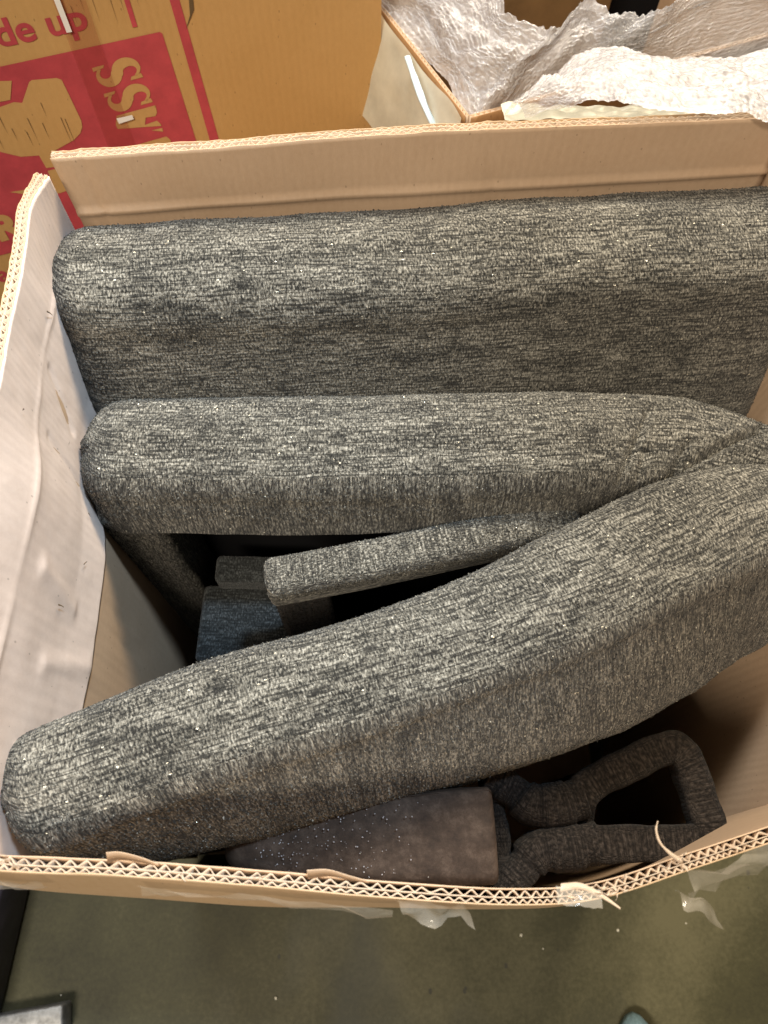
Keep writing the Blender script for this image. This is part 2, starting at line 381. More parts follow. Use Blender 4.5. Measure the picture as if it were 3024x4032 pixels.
def pile(o, grid, uvg, count, flen, material, split, nF):
    """short yarn ends standing out of the weave"""
    G = np.array([[tuple(p) for p in r] for r in grid]); U = np.array(uvg); NS, NP, _ = G.shape
    lo, hi = max(0, nF - 8), NP - nF
    cells = [(j, i) for j in range(NS - 1) for i in range(lo, hi)]
    A = np.array([np.linalg.norm(np.cross(G[j + 1, i] - G[j, i], G[j, i + 1] - G[j, i])) for j, i in cells]); A /= A.sum()
    pick = rng.choice(len(cells), count, p=A); C = np.array(cells)[pick]; j, i = C[:, 0], C[:, 1]
    a, b = rng.random(count), rng.random(count)
    lerp = lambda X: X[j, i] * ((1 - a) * (1 - b))[:, None] + X[j + 1, i] * (a * (1 - b))[:, None] + X[j, i + 1] * ((1 - a) * b)[:, None] + X[j + 1, i + 1] * (a * b)[:, None]
    P = lerp(G); UVp = lerp(U)
    du = G[j + 1, i] - G[j, i]; dv = G[j, i + 1] - G[j, i]
    n = np.cross(du, dv); n = -n; n /= np.linalg.norm(n, axis=1)[:, None] + 1e-12
    n *= np.sign((n * (P - G.reshape(-1, 3).mean(0) * np.array([0, 1, 1]) - P * np.array([1, 0, 0]))).sum(1))[:, None] * 1.0
    du /= np.linalg.norm(du, axis=1)[:, None] + 1e-12; dv /= np.linalg.norm(dv, axis=1)[:, None] + 1e-12
    rib = i < split
    along = dv; across = du
    dirv = along * rng.normal(0, .8, (count, 1)) + across * rng.normal(0, .45, (count, 1)) + n * (.02 + .16 * rng.random((count, 1)))
    dirv /= np.linalg.norm(dirv, axis=1)[:, None]
    side = np.cross(dirv, n); side /= np.linalg.norm(side, axis=1)[:, None] + 1e-9
    ln = flen * (.45 + .8 * rng.random((count, 1))); wd = .00055 * (.7 + .7 * rng.random((count, 1)))
    v0 = P - side * wd - n * .0004; v1 = P + side * wd - n * .0004; v2 = P + dirv * ln
    v3 = P + dirv * ln * .55 + n * .0005 + side * wd * .8; v4 = P + dirv * ln * .55 + n * .0005 - side * wd * .8
    V = np.stack([v0, v1, v3, v2, v4], 1).reshape(-1, 3)
    F = [(5 * k, 5 * k + 1, 5 * k + 2, 5 * k + 3, 5 * k + 4) for k in range(count)]
    UVp = np.where(rib[:, None], UVp[:, ::-1] + np.array([7.3, 0]), UVp) + rng.normal(0, .0012, (count, 2))
    uv = np.repeat(UVp, 5, 0)
    f = mesh_obj('yarn_pile', V, F, material, o, uv, smooth=False); f['kind'] = 'stuff'
    return f

def tube(name, path, rad, material, parent, closed=False, sides=10, flat=1.0, n=40, uvk=1.0, lump=.0008, square=0, caps=True):
    P = [Vector(p) for p in path]
    if closed: P = P + [P[0]]
    if closed:
        Q = [P[-2]] + P + [P[1]]
        pts = []
        for s in range(len(P) - 1):
            for k in range(max(2, n // (len(P) - 1))):
                pts.append(crom(Q, (1 + s + k / max(2, n // (len(P) - 1))) / (len(Q) - 1)))
    else: pts = [crom(P, k / n) for k in range(n + 1)]
    m = len(pts); V, fs, uv = [], [], []; d = 0; dist = []
    for k, p in enumerate(pts):
        if k: d += (p - pts[k - 1]).length
        dist.append(d)
        t = (pts[(k + 1) % m] - pts[k - 1]) if closed else (pts[min(k + 1, m - 1)] - pts[max(k - 1, 0)])
        t.normalize(); up = Vector((0, 0, 1)) if abs(t.z) < .9 else Vector((0, 1, 0)); s = t.cross(up).normalized(); up = s.cross(t).normalized()
        r = rad[int(k / (m - 1) * (len(rad) - 1) + .5)] if hasattr(rad, '__len__') else rad
        for q in range(sides):
            a = 2 * math.pi * q / sides + math.pi / sides; ca, sa = math.cos(a), math.sin(a)
            if square: e = 2 / (2 + square); ca = math.copysign(abs(ca) ** e, ca); sa = math.copysign(abs(sa) ** e, sa)
            v = p + (s * ca + up * sa * flat) * r
            v = v + (v - p) * (lump / r) * noise.noise(v * 60); V.append(v)
    R_ = m if closed else m - 1
    for k in range(R_):
        for q in range(sides):
            a, b = k * sides + q, k * sides + (q + 1) % sides; k2 = (k + 1) % m; c, e = k2 * sides + (q + 1) % sides, k2 * sides + q
            fs.append((a, b, c, e)); r = .01
            d0 = dist[k]; d1 = dist[k2] if k2 else d + .01
            uv += [(q * .006 * uvk, d0), ((q + 1) * .006 * uvk, d0), ((q + 1) * .006 * uvk, d1), (q * .006 * uvk, d1)]
    if not closed and caps:
        for k0, rv in ((0, 1), (m - 1, 0)):
            f = [k0 * sides + q for q in range(sides)]; f = f[::-1] if rv else f; fs.append(tuple(f)); uv += [(V[i].y, V[i].z) for i in f]
    return mesh_obj(name, V, fs, material, parent, uv)

# ------------------------------------------------------------------ the setting
def slab(name, x0, x1, y0, y1, z, material):
    n = 40; V = [(x0 + (x1 - x0) * i / n, y0 + (y1 - y0) * j / n, z) for j in range(n + 1) for i in range(n + 1)]
    F = [(j * (n + 1) + i, j * (n + 1) + i + 1, (j + 1) * (n + 1) + i + 1, (j + 1) * (n + 1) + i) for j in range(n) for i in range(n)]
    return mesh_obj(name, V, F, material)
tag(slab('floor', -4, 4, -4, 4, 0, CONC), kind='structure')

def strip(name, pts, wvec, material, parent, n=14, taper=1.0, th=.0004):
    P = [Vector(p) for p in pts]; V, fs, uv = [], [], []
    for k in range(n + 1):
        p = crom(P, k / n); f = 1 - (1 - taper) * k / n; ww = Vector(wvec) * f
        V += [p - ww, p + ww]
    m = len(V); V += [v + Vector((0, th, th)) for v in V]
    for k in range(n):
        a = 2 * k
        for q in ((a, a + 1, a + 3, a + 2), (m + a, m + a + 2, m + a + 3, m + a + 1), (a, a + 2, m + a + 2, m + a), (a + 1, m + a + 1, m + a + 3, a + 3)):
            fs.append(q); uv += [(V[i].x, V[i].y) for i in q]
    return mesh_obj(name, V, fs, material, parent, uv)
# ------------------------------------------------------------------ the open carton
box = thing('open_carton', 'open double-wall brown carton with torn corrugated rim holding grey upholstered pieces', 'carton')
far = Surf([[(-.262, .505, .800), (-.13, .515, .803), (.02, .530, .805), (.17, .543, .803), (.346, .558, .800)],
            [(-.259, .503, .735), (-.13, .517, .735), (.02, .529, .735), (.17, .543, .735), (.350, .559, .735)],
            [(-.262, .503, .3), (-.13, .515, .3), (.02, .528, .3), (.17, .542, .3), (.352, .557, .3)],
            [(-.262, .503, .008), (-.13, .515, .008), (.02, .528, .008), (.17, .542, .008), (.352, .557, .008)]], flip=-1)
corrugated(box, far, KR, KRO, 'back_wall', crush=.35, rough=.0012, seed=3, extra=lambda u, d: -.0024 * math.exp(-((d - .060) / .0035) ** 2) + .0022 * noise.noise(Vector((u * 6, d * 10, 8))) + .0012 * math.exp(-((u - .045) / .006) ** 2) + .0012 * math.exp(-((u - .62 - d * .3) / .004) ** 2))
left = Surf([[(-.266, -.01, .79), (-.266, .08, .80), (-.264, .16, .80), (-.263, .242, .797), (-.265, .302, .795), (-.267, .357, .793), (-.270, .417, .792), (-.272, .462, .795), (-.264, .493, .795)],
             [(-.262, -.01, .735), (-.257, .08, .735), (-.253, .16, .735), (-.252, .242, .735), (-.262, .302, .735), (-.268, .357, .735), (-.270, .417, .735), (-.272, .45, .735), (-.266, .497, .715)],
             [(-.252, -.01, .59), (-.246, .08, .59), (-.245, .16, .59), (-.248, .242, .59), (-.262, .302, .59), (-.265, .357, .59), (-.260, .417, .59), (-.255, .45, .59), (-.262, .497, .59)],
             [(-.262, -.01, .30), (-.256, .08, .30), (-.252, .16, .30), (-.250, .242, .30), (-.250, .302, .30), (-.252, .357, .30), (-.255, .417, .30), (-.258, .45, .30), (-.262, .497, .30)],
             [(-.262, -.01, .008), (-.262, .08, .008), (-.262, .16, .008), (-.262, .242, .008), (-.262, .302, .008), (-.262, .357, .008), (-.262, .417, .008), (-.262, .45, .008), (-.262, .497, .008)]], flip=1)
def left_dent(u, d):
    k = 0
    for (u0, d0, u1, d1, a, wd) in ((.63, .075, .57, .13, .002, .004), (.50, .085, .47, .17, .0018, .004), (.30, .09, .28, .15, -.0025, .006), (.33, .24, .27, .34, .003, .005), (.20, .12, .22, .19, -.002, .006)):
        ax = Vector(((u1 - u0) * left.L, d1 - d0)); q = Vector(((u - u0) * left.L, d - d0)); t = max(0, min(1, q.dot(ax) / ax.length_squared))
        k += a * math.exp(-((q - ax * t).length / wd) ** 2)
    k -= .0013 * math.exp(-((d - .060 - .002 * noise.noise(Vector((u * 6, 2, 2)))) / .0030) ** 2) * (.6 + noise.noise(Vector((u * 9, 4, 1))))
    k += .0016 * noise.noise(Vector((u * 9, d * 14, 3))) + .0005 * noise.noise(Vector((u * 40, d * 40, 6)))
    return k
LW = corrugated(box, left, KR, KRO, 'side_wall', label='inner side wall lined with a pale pinkish sheet', seed=11, extra=left_dent)
sheet('pale_sheet', left, -.0012, .0009, [.0, .004, .012] + [.012 + .0028 * k for k in range(1, 67)], 190, KRP, LW, lambda u: .001 + .001 * noise.noise(Vector((u * 60, 2, 2))), extra=lambda u, d: left_dent(u, d) - .003 * max(0, (d - .15) / .05))
for (u_, d_, l_, a_) in ((.335, .150, .007, 1.0), (.52, .115, .004, .3), (.27, .118, .010, 1.5), (.60, .05, .003, 0), (.42, .155, .005, 1.9), (.70, .045, .012, 1.2), (.48, .03, .003, .8)):
    p0 = left.pos(u_, d_) - left.nrm(u_, d_) * .0045; p1 = left.pos(u_ + math.cos(a_) * l_ / left.L, d_ + math.sin(a_) * l_) - left.nrm(u_, d_) * .0045
    strip('scuff_mark', [p0, (p0 + p1) / 2 + Vector((0, .0004, 0)), p1], (0, .0005, .0002), SCUFF, LW, n=4, taper=.3, th=.0002)
right = Surf([[(.345, .558, .80), (.366, .48, .80), (.386, .40, .80), (.392, .25, .79), (.375, .12, .77), (.342, .03, .755)],
              [(.352, .558, .70), (.374, .48, .70), (.388, .40, .70), (.392, .25, .70), (.372, .12, .70), (.338, .025, .70)],
              [(.352, .557, .4), (.366, .48, .4), (.374, .40, .4), (.372, .25, .4), (.350, .12, .4), (.318, .018, .4)],
              [(.352, .557, .008), (.354, .48, .008), (.354, .40, .008), (.354, .25, .008), (.350, .12, .008), (.325, .01, .008)]], ctr=(.1, .27))
corrugated(box, right, KR, KRO, 'side_wall', seed=5)
nearr = [(-.268, .004), (-.221, -.002), (-.146, -.005), (-.071, -.010), (.003, -.016), (.077, -.020), (.128, -.017), (.183, -.002), (.235, .013), (.335, .042)]
n5 = [-.004, -.012, -.022, -.027, -.033, -.036, -.035, -.030, -.014, .034]
near = Surf([[(x, y, .75) for x, y in nearr],
             [(x, .75 * y * 1.12 + .25 * q - .010 * max(0, min(1, (.04 - x) / .12)), .69) for (x, y), q in zip(nearr, n5)],
             [(x, q, .5) for (x, y), q in zip(nearr, n5)],
             [(x, -.026 if x < .3 else .0, .008) for x, y in nearr]])
NW = corrugated(box, near, KR, KRO, 'front_wall', rough=.0019, crush=.3, seed=21)
bevel_box('base', (.035, .265, .006), (.585, .52, .008), R(2), KR, box)
# loose bits on the torn front rim: lifted liner tongues, tape ends, a paper curl
strip('torn_liner', [(-.158, -.004, .753), (-.150, -.003, .754), (-.138, -.005, .753), (-.128, -.008, .750)], (0, .0028, .003), KR, NW, taper=.25)
strip('torn_liner', [(-.040, -.013, .754), (-.028, -.0120, .754), (-.016, -.0145, .753), (-.004, -.017, .750)], (0, .0024, .003), KR, NW, taper=.2)
strip('torn_liner', [(.108, -.020, .751), (.118, -.019, .754), (.127, -.022, .753), (.136, -.027, .751), (.142, -.031, .750)], (0, .0022, .002), KRE, NW, taper=.2)
tube('paper_curl', [(.182, -.006, .750), (.174, -.002, .756), (.167, .004, .760), (.1645, .011, .763), (.1655, .016, .765)], [.0016, .0013, .0011, .0009, .0005], KRE, NW, flat=.5, sides=6, n=18)
for k in range(26):
    u = random.choice([random.gauss(.675, .03), random.gauss(.79, .035), random.random(), random.gauss(.10, .02)]); u = min(max(u, .02), .98)
    p = near.pos(u, 0) + near.nrm(u, 0) * random.uniform(0, .0085); L_ = random.uniform(.003, .008); a = random.uniform(0, 6.28)
    q = p + Vector((math.cos(a) * L_, math.sin(a) * L_ * .6, random.uniform(.0005, .004)))
    strip('paper_shred', [p - Vector((0, 0, .003)), (p + q) / 2 + Vector((0, 0, .0015)), q], (.0006, .0009, 0), KRE, NW, n=5, taper=.2)
def tape_patch(c, du, dv, nu=10, nv=6, amp=.003, sag=0, mt=None, name='tape'):
    c, du, dv = Vector(c), Vector(du), Vector(dv); nn_ = du.cross(dv).normalized(); V, F = [], []
    for j in range(nv + 1):
        for i in range(nu + 1):
            a, b = i / nu - .5, j / nv - .5
            p = c + du * a + dv * b * (1 + .25 * noise.noise(Vector((i * .7, c.x * 50, 1))))
            V.append(p + nn_ * amp * noise.noise(p * 90) * 1.6 + Vector((0, 0, -sag * (j / nv) ** 2)))
    for j in range(nv):
        for i in range(nu): q = j * (nu + 1) + i; F.append((q, q + 1, q + nu + 2, q + nu + 1))
    return mesh_obj(name, V, F, mt or TAPE, NW, boxuv(V, F))
tape_patch((-.235, -.0175, .742), (.075, -.004, 0), (0, -.004, -.026))
tape_patch((-.065, -.0275, .741), (.15, -.012, .0), (0, -.0035, -.016))
tape_patch((.035, -.0325, .741), (.04, -.004, 0), (.008, -.012, -.014), amp=.005)
tape_patch((.235, -.006, .738), (.09, .028, 0), (.004, -.016, -.022), amp=.006, sag=.004)
tape_patch((.195, -.030, .732), (.022, -.012, 0), (.008, -.012, -.010), amp=.006)
tape_patch((.118, -.0245, .7525), (.026, -.002, 0), (0, -.010, 0), amp=.001)
strip('tape', [(-.232, -.004, .75), (-.233, .003, .757), (-.231, .012, .762), (-.235, .020, .764)], (.003, 0, .001), TAPE, NW, taper=.5)

# ------------------------------------------------------------------ upholstered pieces in the carton
pa = thing('seat_cushion', 'flat-topped grey chenille cushion standing against the back wall of the carton', 'cushion')
pad('cover', [(-.274, .4465), (-.13, .455), (.02, .467), (.17, .482), (.378, .503)], [.748, .750, .750, .748, .744], [.050, .053, .054, .055, .055], .735, FAB, pa, rf=.050, rb=.024, crown=.004, slope=(.046, .0), flare=.13, end=(.030, .03), endz=(.012, .02), fibres=20000, ribs_front=False,
    creases=[(-.25, .404, .0, .418, .0015, .003)])
pb = thing('armrest', 'hollow grey chenille arm shell with black lining, wedged between cushion and curved arm', 'armrest')
pad('cover', [(-.262, .325), (-.12, .326), (.05, .329), (.17, .333), (.27, .333), (.382, .306)], [.668, .672, .672, .672, .668, .655], [.047, .051, .051, .050, .047, .040], .075, FAB, pb, rf=.030, rb=.026, crown=.006, slope=(.012, 0), flare=.055, end=(.035, .03), endz=(.025, .035), fibres=17000,
    ns=220, creases=[(.206, .290, .238, .352, .010, .0032), (.255, .298, .345, .345, .012, .0032), (.222, .286, .232, .315, .007, .004), (.248, .290, .268, .322, .008, .003)])
pad('end_post', [(-.256, .318), (-.228, .318), (-.200, .318)], .618, .0465, .608, FAB, pb, rf=.014, rb=.014, end=(.012, .012), endz=(.004, .004), ns=14, fibres=2500)
pad('end_post', [(.27, .325), (.325, .322)], .615, .03, .60, FAB, pb, rf=.012, rb=.012, end=(.012, .012), endz=(.004, .004), ns=14, fibres=600)
bevel_box('lining', (.035, .345, .31), (.49, .03, .60), 0, BLACK, pb)
pc = thing('armrest', 'large curved grey chenille upholstered arm lying diagonally along the front of the carton', 'armrest')
pad('cover', [(-.255, .029), (-.20, .052), (-.12, .084), (0, .122), (.09, .156), (.17, .193), (.245, .230), (.305, .252), (.388, .268)], [.700, .703, .703, .702, .702, .70, .697, .69, .675], [.040, .043, .044, .044, .046, .050, .052, .050, .040], .69, FAB, pc, rf=.027, rb=.024, crown=.004, slope=([.012, .022, .037, .045, .053, .058, .058, .05, .04], 0), flare=.11, end=(.024, .05), endz=(.020, .04), fibres=26000)
pd = thing('furniture_frame', 'narrow grey chenille covered bar frame sticking up between the two arms', 'frame')
pad('top_bar', [(-.097, .2165), (-.02, .231), (.08, .254), (.182, .276)], [.622, .625, .624, .622], [.0175, .0175, .017, .0145], .036, FAB, pd, rf=.009, rb=.009, crown=.001, end=(.008, .008), endz=(.006, .006), lump=.001, fibres=6000, ns=70)
for o in pd.children:
    me = o.data; l = me.uv_layers[0].data; a = np.zeros(len(l) * 2, dtype=np.float32); l.foreach_get('uv', a); a = a.reshape(-1, 2)[:, ::-1].copy(); l.foreach_set('uv', a.ravel())
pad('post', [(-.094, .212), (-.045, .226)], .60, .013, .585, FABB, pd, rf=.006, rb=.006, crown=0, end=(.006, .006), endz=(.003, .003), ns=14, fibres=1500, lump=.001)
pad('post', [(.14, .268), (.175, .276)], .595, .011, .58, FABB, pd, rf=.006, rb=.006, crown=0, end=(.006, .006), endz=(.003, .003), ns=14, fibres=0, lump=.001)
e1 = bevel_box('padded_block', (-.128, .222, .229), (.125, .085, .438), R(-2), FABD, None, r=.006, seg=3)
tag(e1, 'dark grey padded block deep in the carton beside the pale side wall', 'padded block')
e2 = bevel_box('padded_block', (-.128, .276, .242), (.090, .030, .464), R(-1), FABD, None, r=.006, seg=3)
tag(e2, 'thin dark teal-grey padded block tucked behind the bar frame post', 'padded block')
pf = thing('film_wrapped_board', 'brown board in glossy bubble film lying against the torn front rim', 'wrapped board')
pad('board', [(-.13, .004), (-.06, .006), (.0, .010), (.098, .013)], [.545, .560, .572, .574], [.018, .026, .034, .038], .56, BAG, pf, rf=.010, rb=.010, crown=.002, end=(.02, .006), endz=(.02, .005), fibres=0, ns=60, lump=.004, ribs_front=False)
# bubbles on its left half: tiny specks, paled to stand for glints on the film
bm = bmesh.new()
for k in range(230):
    x = random.uniform(-.10, .045); 
    if random.random() < max(0, (x + .0) / .05): continue
    f = (x + .115) / .2; cy = np.interp(x, [-.115, -.06, 0, .098], [.004, .006, .010, .013]); hw_ = np.interp(x, [-.115, -.06, 0, .098], [.015, .022, .030, .034]); zt = np.interp(x, [-.115, -.06, 0, .098], [.545, .561, .573, .575])
    y = cy + random.uniform(-1, 1) * hw_; r = random.uniform(.0003, .0008)
    bmesh.ops.create_icosphere(bm, subdivisions=1, radius=r, matrix=Matrix.Translation((x, y, zt + .0035 - max(0, abs(y - cy) / hw_ - .55) * .012)) @ Matrix.Diagonal((1, 1, .6, 1)))
vs = [v.co.copy() for v in bm.verts]; ff = [[v.index for v in f.verts] for f in bm.faces]; bm.free()
BUBD = plain('bubble_glint', (.36, .34, .35), .1, spec=.8, alpha=.75, coat=1)
tag(mesh_obj('bubble_glints', vs, ff, BUBD, pf, boxuv(vs, ff)), kind='stuff')
pg = thing('looped_frame', 'dark brown padded frame ending in an open four-sided loop beside the wrapped board', 'padded frame')
z = .520
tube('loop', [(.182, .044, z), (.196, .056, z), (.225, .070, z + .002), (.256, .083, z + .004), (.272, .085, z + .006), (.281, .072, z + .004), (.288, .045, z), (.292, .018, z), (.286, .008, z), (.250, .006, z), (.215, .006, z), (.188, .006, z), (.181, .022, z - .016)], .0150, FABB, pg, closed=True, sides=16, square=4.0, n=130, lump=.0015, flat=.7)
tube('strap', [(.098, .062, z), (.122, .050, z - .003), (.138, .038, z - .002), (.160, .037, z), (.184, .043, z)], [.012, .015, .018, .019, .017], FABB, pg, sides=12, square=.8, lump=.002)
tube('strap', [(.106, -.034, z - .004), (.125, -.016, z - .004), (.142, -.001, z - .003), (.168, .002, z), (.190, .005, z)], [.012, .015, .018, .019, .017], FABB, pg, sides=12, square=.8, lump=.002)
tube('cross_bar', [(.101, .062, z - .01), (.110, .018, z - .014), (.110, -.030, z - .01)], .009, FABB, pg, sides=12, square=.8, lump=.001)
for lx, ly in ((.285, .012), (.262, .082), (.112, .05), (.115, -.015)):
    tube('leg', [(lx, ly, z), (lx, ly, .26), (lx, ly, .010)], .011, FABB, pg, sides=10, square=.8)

# ------------------------------------------------------------------ the printed carton behind
gA = Vector((.9417, .3363, 0)); gN = Vector((.3363, -.9417, 0)); gO = Vector((-.204, .70, .773))
def gp(s, t, k=0): return gO + gA * s + Vector((0, 0, t)) + gN * k
gc = thing('printed_carton', 'large brown carton with red fragile glass print standing behind the open carton', 'carton')
def gbox(name, s0, s1, z0, z1, k0, k1, material):
    c = gO * Vector((1, 1, 0)).x if False else None
    V = [gO.xy.to_3d() + gA * s + gN * k + Vector((0, 0, zz)) for zz in (z0, z1) for k in (k0, k1) for s in (s0, s1)]
    F = [(0, 2, 3, 1), (4, 5, 7, 6), (0, 1, 5, 4), (2, 6, 7, 3), (0, 4, 6, 2), (1, 3, 7, 5)]
    return mesh_obj(name, V, F, material, gc, boxuv(V, F), smooth=False)
def gface(name, s0, s1, z0, z1, k0):   # front panel, slightly bowed, finely divided
    V, F, uv = [], [], []; n, m = 60, 50
    for j in range(m + 1):
        for i in range(n + 1):
            s = s0 + (s1 - s0) * i / n; zz = z0 + (z1 - z0) * j / m
            V.append(gO.xy.to_3d() + gA * s + gN * (k0) + Vector((0, 0, zz)))
    for j in range(m):
        for i in range(n):
            a = j * (n + 1) + i; F.append((a, a + 1, a + n + 2, a + n + 1)); uv += [(V[k].x * 1.06, V[k].z) for k in F[-1]]
    return mesh_obj(name, V, F, KRG, gc, uv)
gbox('body', -.62, .217, .002, .90, -.42, -.004, KRG)
PANEL = gface('front_panel', -.622, .219, .002, .902, 0)
def poly(name, pts, k, material, parent=None):
    V = [gp(s, t, k) for s, t in pts]; F = [list(f) for f in tessellate_polygon([[Vector((s, t, 0)) for s, t in pts]])]
    n = (V[F[0][1]] - V[F[0][0]]).cross(V[F[0][2]] - V[F[0][0]])
    F = [f if (V[f[1]] - V[f[0]]).cross(V[f[2]] - V[f[0]]).dot(gN) > 0 else f[::-1] for f in F]
    return mesh_obj(name, V, F, material, PANEL if parent is None else parent, [(V[i].x * 1.06, V[i].z) for f in F for i in f], smooth=False)
def arc(cx, cy, rx, ry, a0, a1, n=16): return [(cx + rx * math.cos(R(a0 + (a1 - a0) * i / n)), cy + ry * math.sin(R(a0 + (a1 - a0) * i / n))) for i in range(n + 1)]
k1, k2, k3 = .0006, .0011, .0016
poly('red_panel', [(-.30, -.001), (-.001, -.001), (.001, -.003), (.0075, -.13), (.0075, -.209), (-.30, -.209)], k1, RED)
poly('red_stripe', [(.0096, .15), (.0172, .15), (.0312, -.125), (.033, -.30), (.024, -.30), (.0215, -.125)], k1, RED)
# broken goblet
poly('goblet_bowl', [(-.1505, -.036), (-.1437, -.0385), (-.1297, -.0203), (-.1265, -.0190), (-.105, -.0222), (-.1012, -.0250), (-.0985, -.070), (-.1000, -.0770), (-.104, -.083), (-.113, -.0890), (-.1390, -.0970), (-.1395, -.1120), (-.1415, -.1140), (-.1500, -.1128), (-.1510, -.0968), (-.168, -.0935), (-.184, -.083), (-.193, -.070), (-.190, -.055), (-.164, -.0376)], k2, KRG)
poly('goblet_bowl', [(-.170, -.012), (-.1535, -.0135), (-.1437, -.0155), (-.1525, -.0330), (-.1619, -.0328), (-.185, -.036), (-.186, -.014)], k2, KRG)
poly('goblet_foot', [(-.1500, -.1165), (-.1408, -.1165), (-.1400, -.133), (-.125, -.137), (-.1125, -.1405), (-.125, -.144), (-.1485, -.1466), (-.1737, -.1422), (-.1950, -.1308), (-.1679, -.1336), (-.1510, -.1330)], k2, KRG)
def letter_S(name, s0, t0):
    """stencil S lying on its side: letter height runs along +s (right), reading upward"""
    # upright design box 0.045 tall (h), 0.020 wide (w); map (x right, y up) -> (s = y, t = x reversed)
    cen = []
    for i in range(41):
        q = i / 40
        if q < .5: a = R(35 + 235 * q / .5); c = (0.0100, .0330); p = (c[0] + .0073 * math.cos(a), c[1] + .0085 * math.sin(a))
        else: a = R(90 - 235 * (q - .5) / .5); c = (.0100, .0130); p = (c[0] + .0073 * math.cos(a), c[1] + .0100 * math.sin(a)) 
        cen.append((p[0], p[1], .0012 + .0040 * math.sin(q * math.pi) ** 1.6))
    Lp, Rp = [], []
    for i, (x, y, ww) in enumerate(cen):
        x0, y0, _ = cen[max(i - 1, 0)]; x1, y1, _ = cen[min(i + 1, 40)]; dx, dy = x1 - x0, y1 - y0; l = math.hypot(dx, dy) or 1
        Lp.append((x - dy / l * ww, y + dx / l * ww)); Rp.append((x + dy / l * ww, y - dx / l * ww))
    mp = lambda p: (s0 + (.045 - p[1]) * 1.0, t0 - .0225 + p[0] * 1.12)
    V, F = [], []
    for i in range(41): V += [gp(*mp(Lp[i]), k2), gp(*mp(Rp[i]), k2)]
    F = [(2 * i, 2 * i + 1, 2 * i + 3, 2 * i + 2) for i in range(40)]
    # serifs
    for tri in (((.0150, .0445), (.0185, .0445), (.0190, .0330), (.0165, .0345)), ((.0010, .0010), (.0050, .0020), (.0035, .0120), (.0005, .0135))):
        b0 = len(V); V += [gp(*mp(p), k2) for p in tri]; F.append(tuple(range(b0, b0 + 4)))
    n = (V[F[0][1]] - V[F[0][0]]).cross(V[F[0][2]] - V[F[0][0]])
    if n.dot(gN) < 0: F = [f[::-1] for f in F]
    return mesh_obj(name, V, F, KRG, PANEL, [(V[i].x * 1.06, V[i].z) for f in F for i in f], smooth=False)
letter_S('letter', -.0715, -.0185); letter_S('letter', -.0695, -.0462)
poly('letter', [(-.0640, -.0735), (-.0240, -.0718), (-.0245, -.0800), (-.0270, -.0835), (-.0370, -.0828), (-.0400, -.0905), (-.0270, -.0890), (-.0246, -.0928), (-.0240, -.0960), (-.0675, -.0880), (-.0680, -.0830)], k2, KRG)
poly('letter', [(-.0240, -.0985), (-.0350, -.0985), (-.0240, -.1030)], k2, KRG)
poly('letter', [(-.0671, -.1116), (-.0222, -.1095), (-.0190, -.1150), (-.020, -.130), (-.067, -.130)], k2, KRG)
def words(txt, s, t, size, material, k, bold=.0, shear=0, sx=1.0, rot=0):
    c = bpy.data.curves.new('txt', 'FONT'); c.body = txt; c.size = size; c.offset = bold; c.align_x = 'LEFT'; c.resolution_u = 6; c.shear = shear
    o = bpy.data.objects.new('txt', c); COL.objects.link(o)
    dg = bpy.context.evaluated_depsgraph_get(); me = bpy.data.meshes.new_from_object(o.evaluated_get(dg)); bpy.data.objects.remove(o)
    V = []
    for v in me.vertices:
        x, y = v.co.x * sx, v.co.y; x, y = x * math.cos(rot) - y * math.sin(rot), x * math.sin(rot) + y * math.cos(rot)
        V.append(gp(s + x, t + y, k))
    F = [tuple(p.vertices) for p in me.polygons]; bpy.data.meshes.remove(me)
    n = (V[F[0][1]] - V[F[0][0]]).cross(V[F[0][2]] - V[F[0][0]])
    if n.dot(gN) < 0: F = [f[::-1] for f in F]
    return mesh_obj('lettering', V, F, material, PANEL, [(V[i].x, V[i].z) for f in F for i in f], smooth=False)
words('de', -.1415, .0158, .0335, RED, k1, bold=.0008, sx=1.05)
words('up', -.0965, .0158, .0335, RED, k1, bold=.0008, sx=1.08)
poly('arrow_stem', [(-.0247, .060), (-.0200, .060), (-.0193, .008), (-.0237, .008)], k1, RED)
poly('arrow_head', [(-.037, .056), (-.0224, .085), (-.008, .056)], k1, RED)
words('R', -.2315, -.1885, .046, KRG, k2, bold=.0022, sx=1.0)
words('an', -.2565, -.2475, .034, RED, k1, bold=.0008, sx=.95)
words('w', -.262, -.300, .030, RED, k1, bold=.0008)
poly('tape_glint', [(-.0824, .10), (-.0774, .10), (-.0765, .0173), (-.0812, .0175)], .0032, WHITE)  # lamp reflections in the clear tape, painted as flat white shapes
poly('tape_glint', [(-.0651, -.0748), (-.0492, -.0748), (-.0488, -.0798), (-.0644, -.0812)], .0032, WHITE)
poly('scuff', [(.037, .030), (.0348, .012), (.0225, -.0055), (.0300, .008), (.0335, .030)], k1, SCUFF)
for k in range(9):
    s = -.178 + .0085 * k + random.uniform(-.003, .003); t1 = -.03 - random.random() * .04; ln = random.uniform(.015, .045)
    poly('scuff', [(s, t1), (s + .0006, t1), (s + .0002, t1 - ln)], k3, SCUFF)
for k in range(6):
    s = -.070 + .011 * k + random.uniform(-.003, .003); t1 = .045 - random.random() * .01
    poly('scuff', [(s, t1), (s + .0004, t1), (s + .0004, t1 - random.uniform(.01, .03))], k1, SCUFF)
V = [gp(s, t, .0022 + .0006 * noise.noise(Vector((s * 200, t * 200, 0)))) for t in np.linspace(-.30, .13, 40) for s in np.linspace(-.083, -.056, 7)]
F = [(j * 7 + i, j * 7 + i + 1, j * 7 + i + 8, j * 7 + i + 7) for j in range(39) for i in range(6)]
TAPE2 = plain('brown_clear_tape', (.35, .04, .03), .18, spec=.4, alpha=.22)
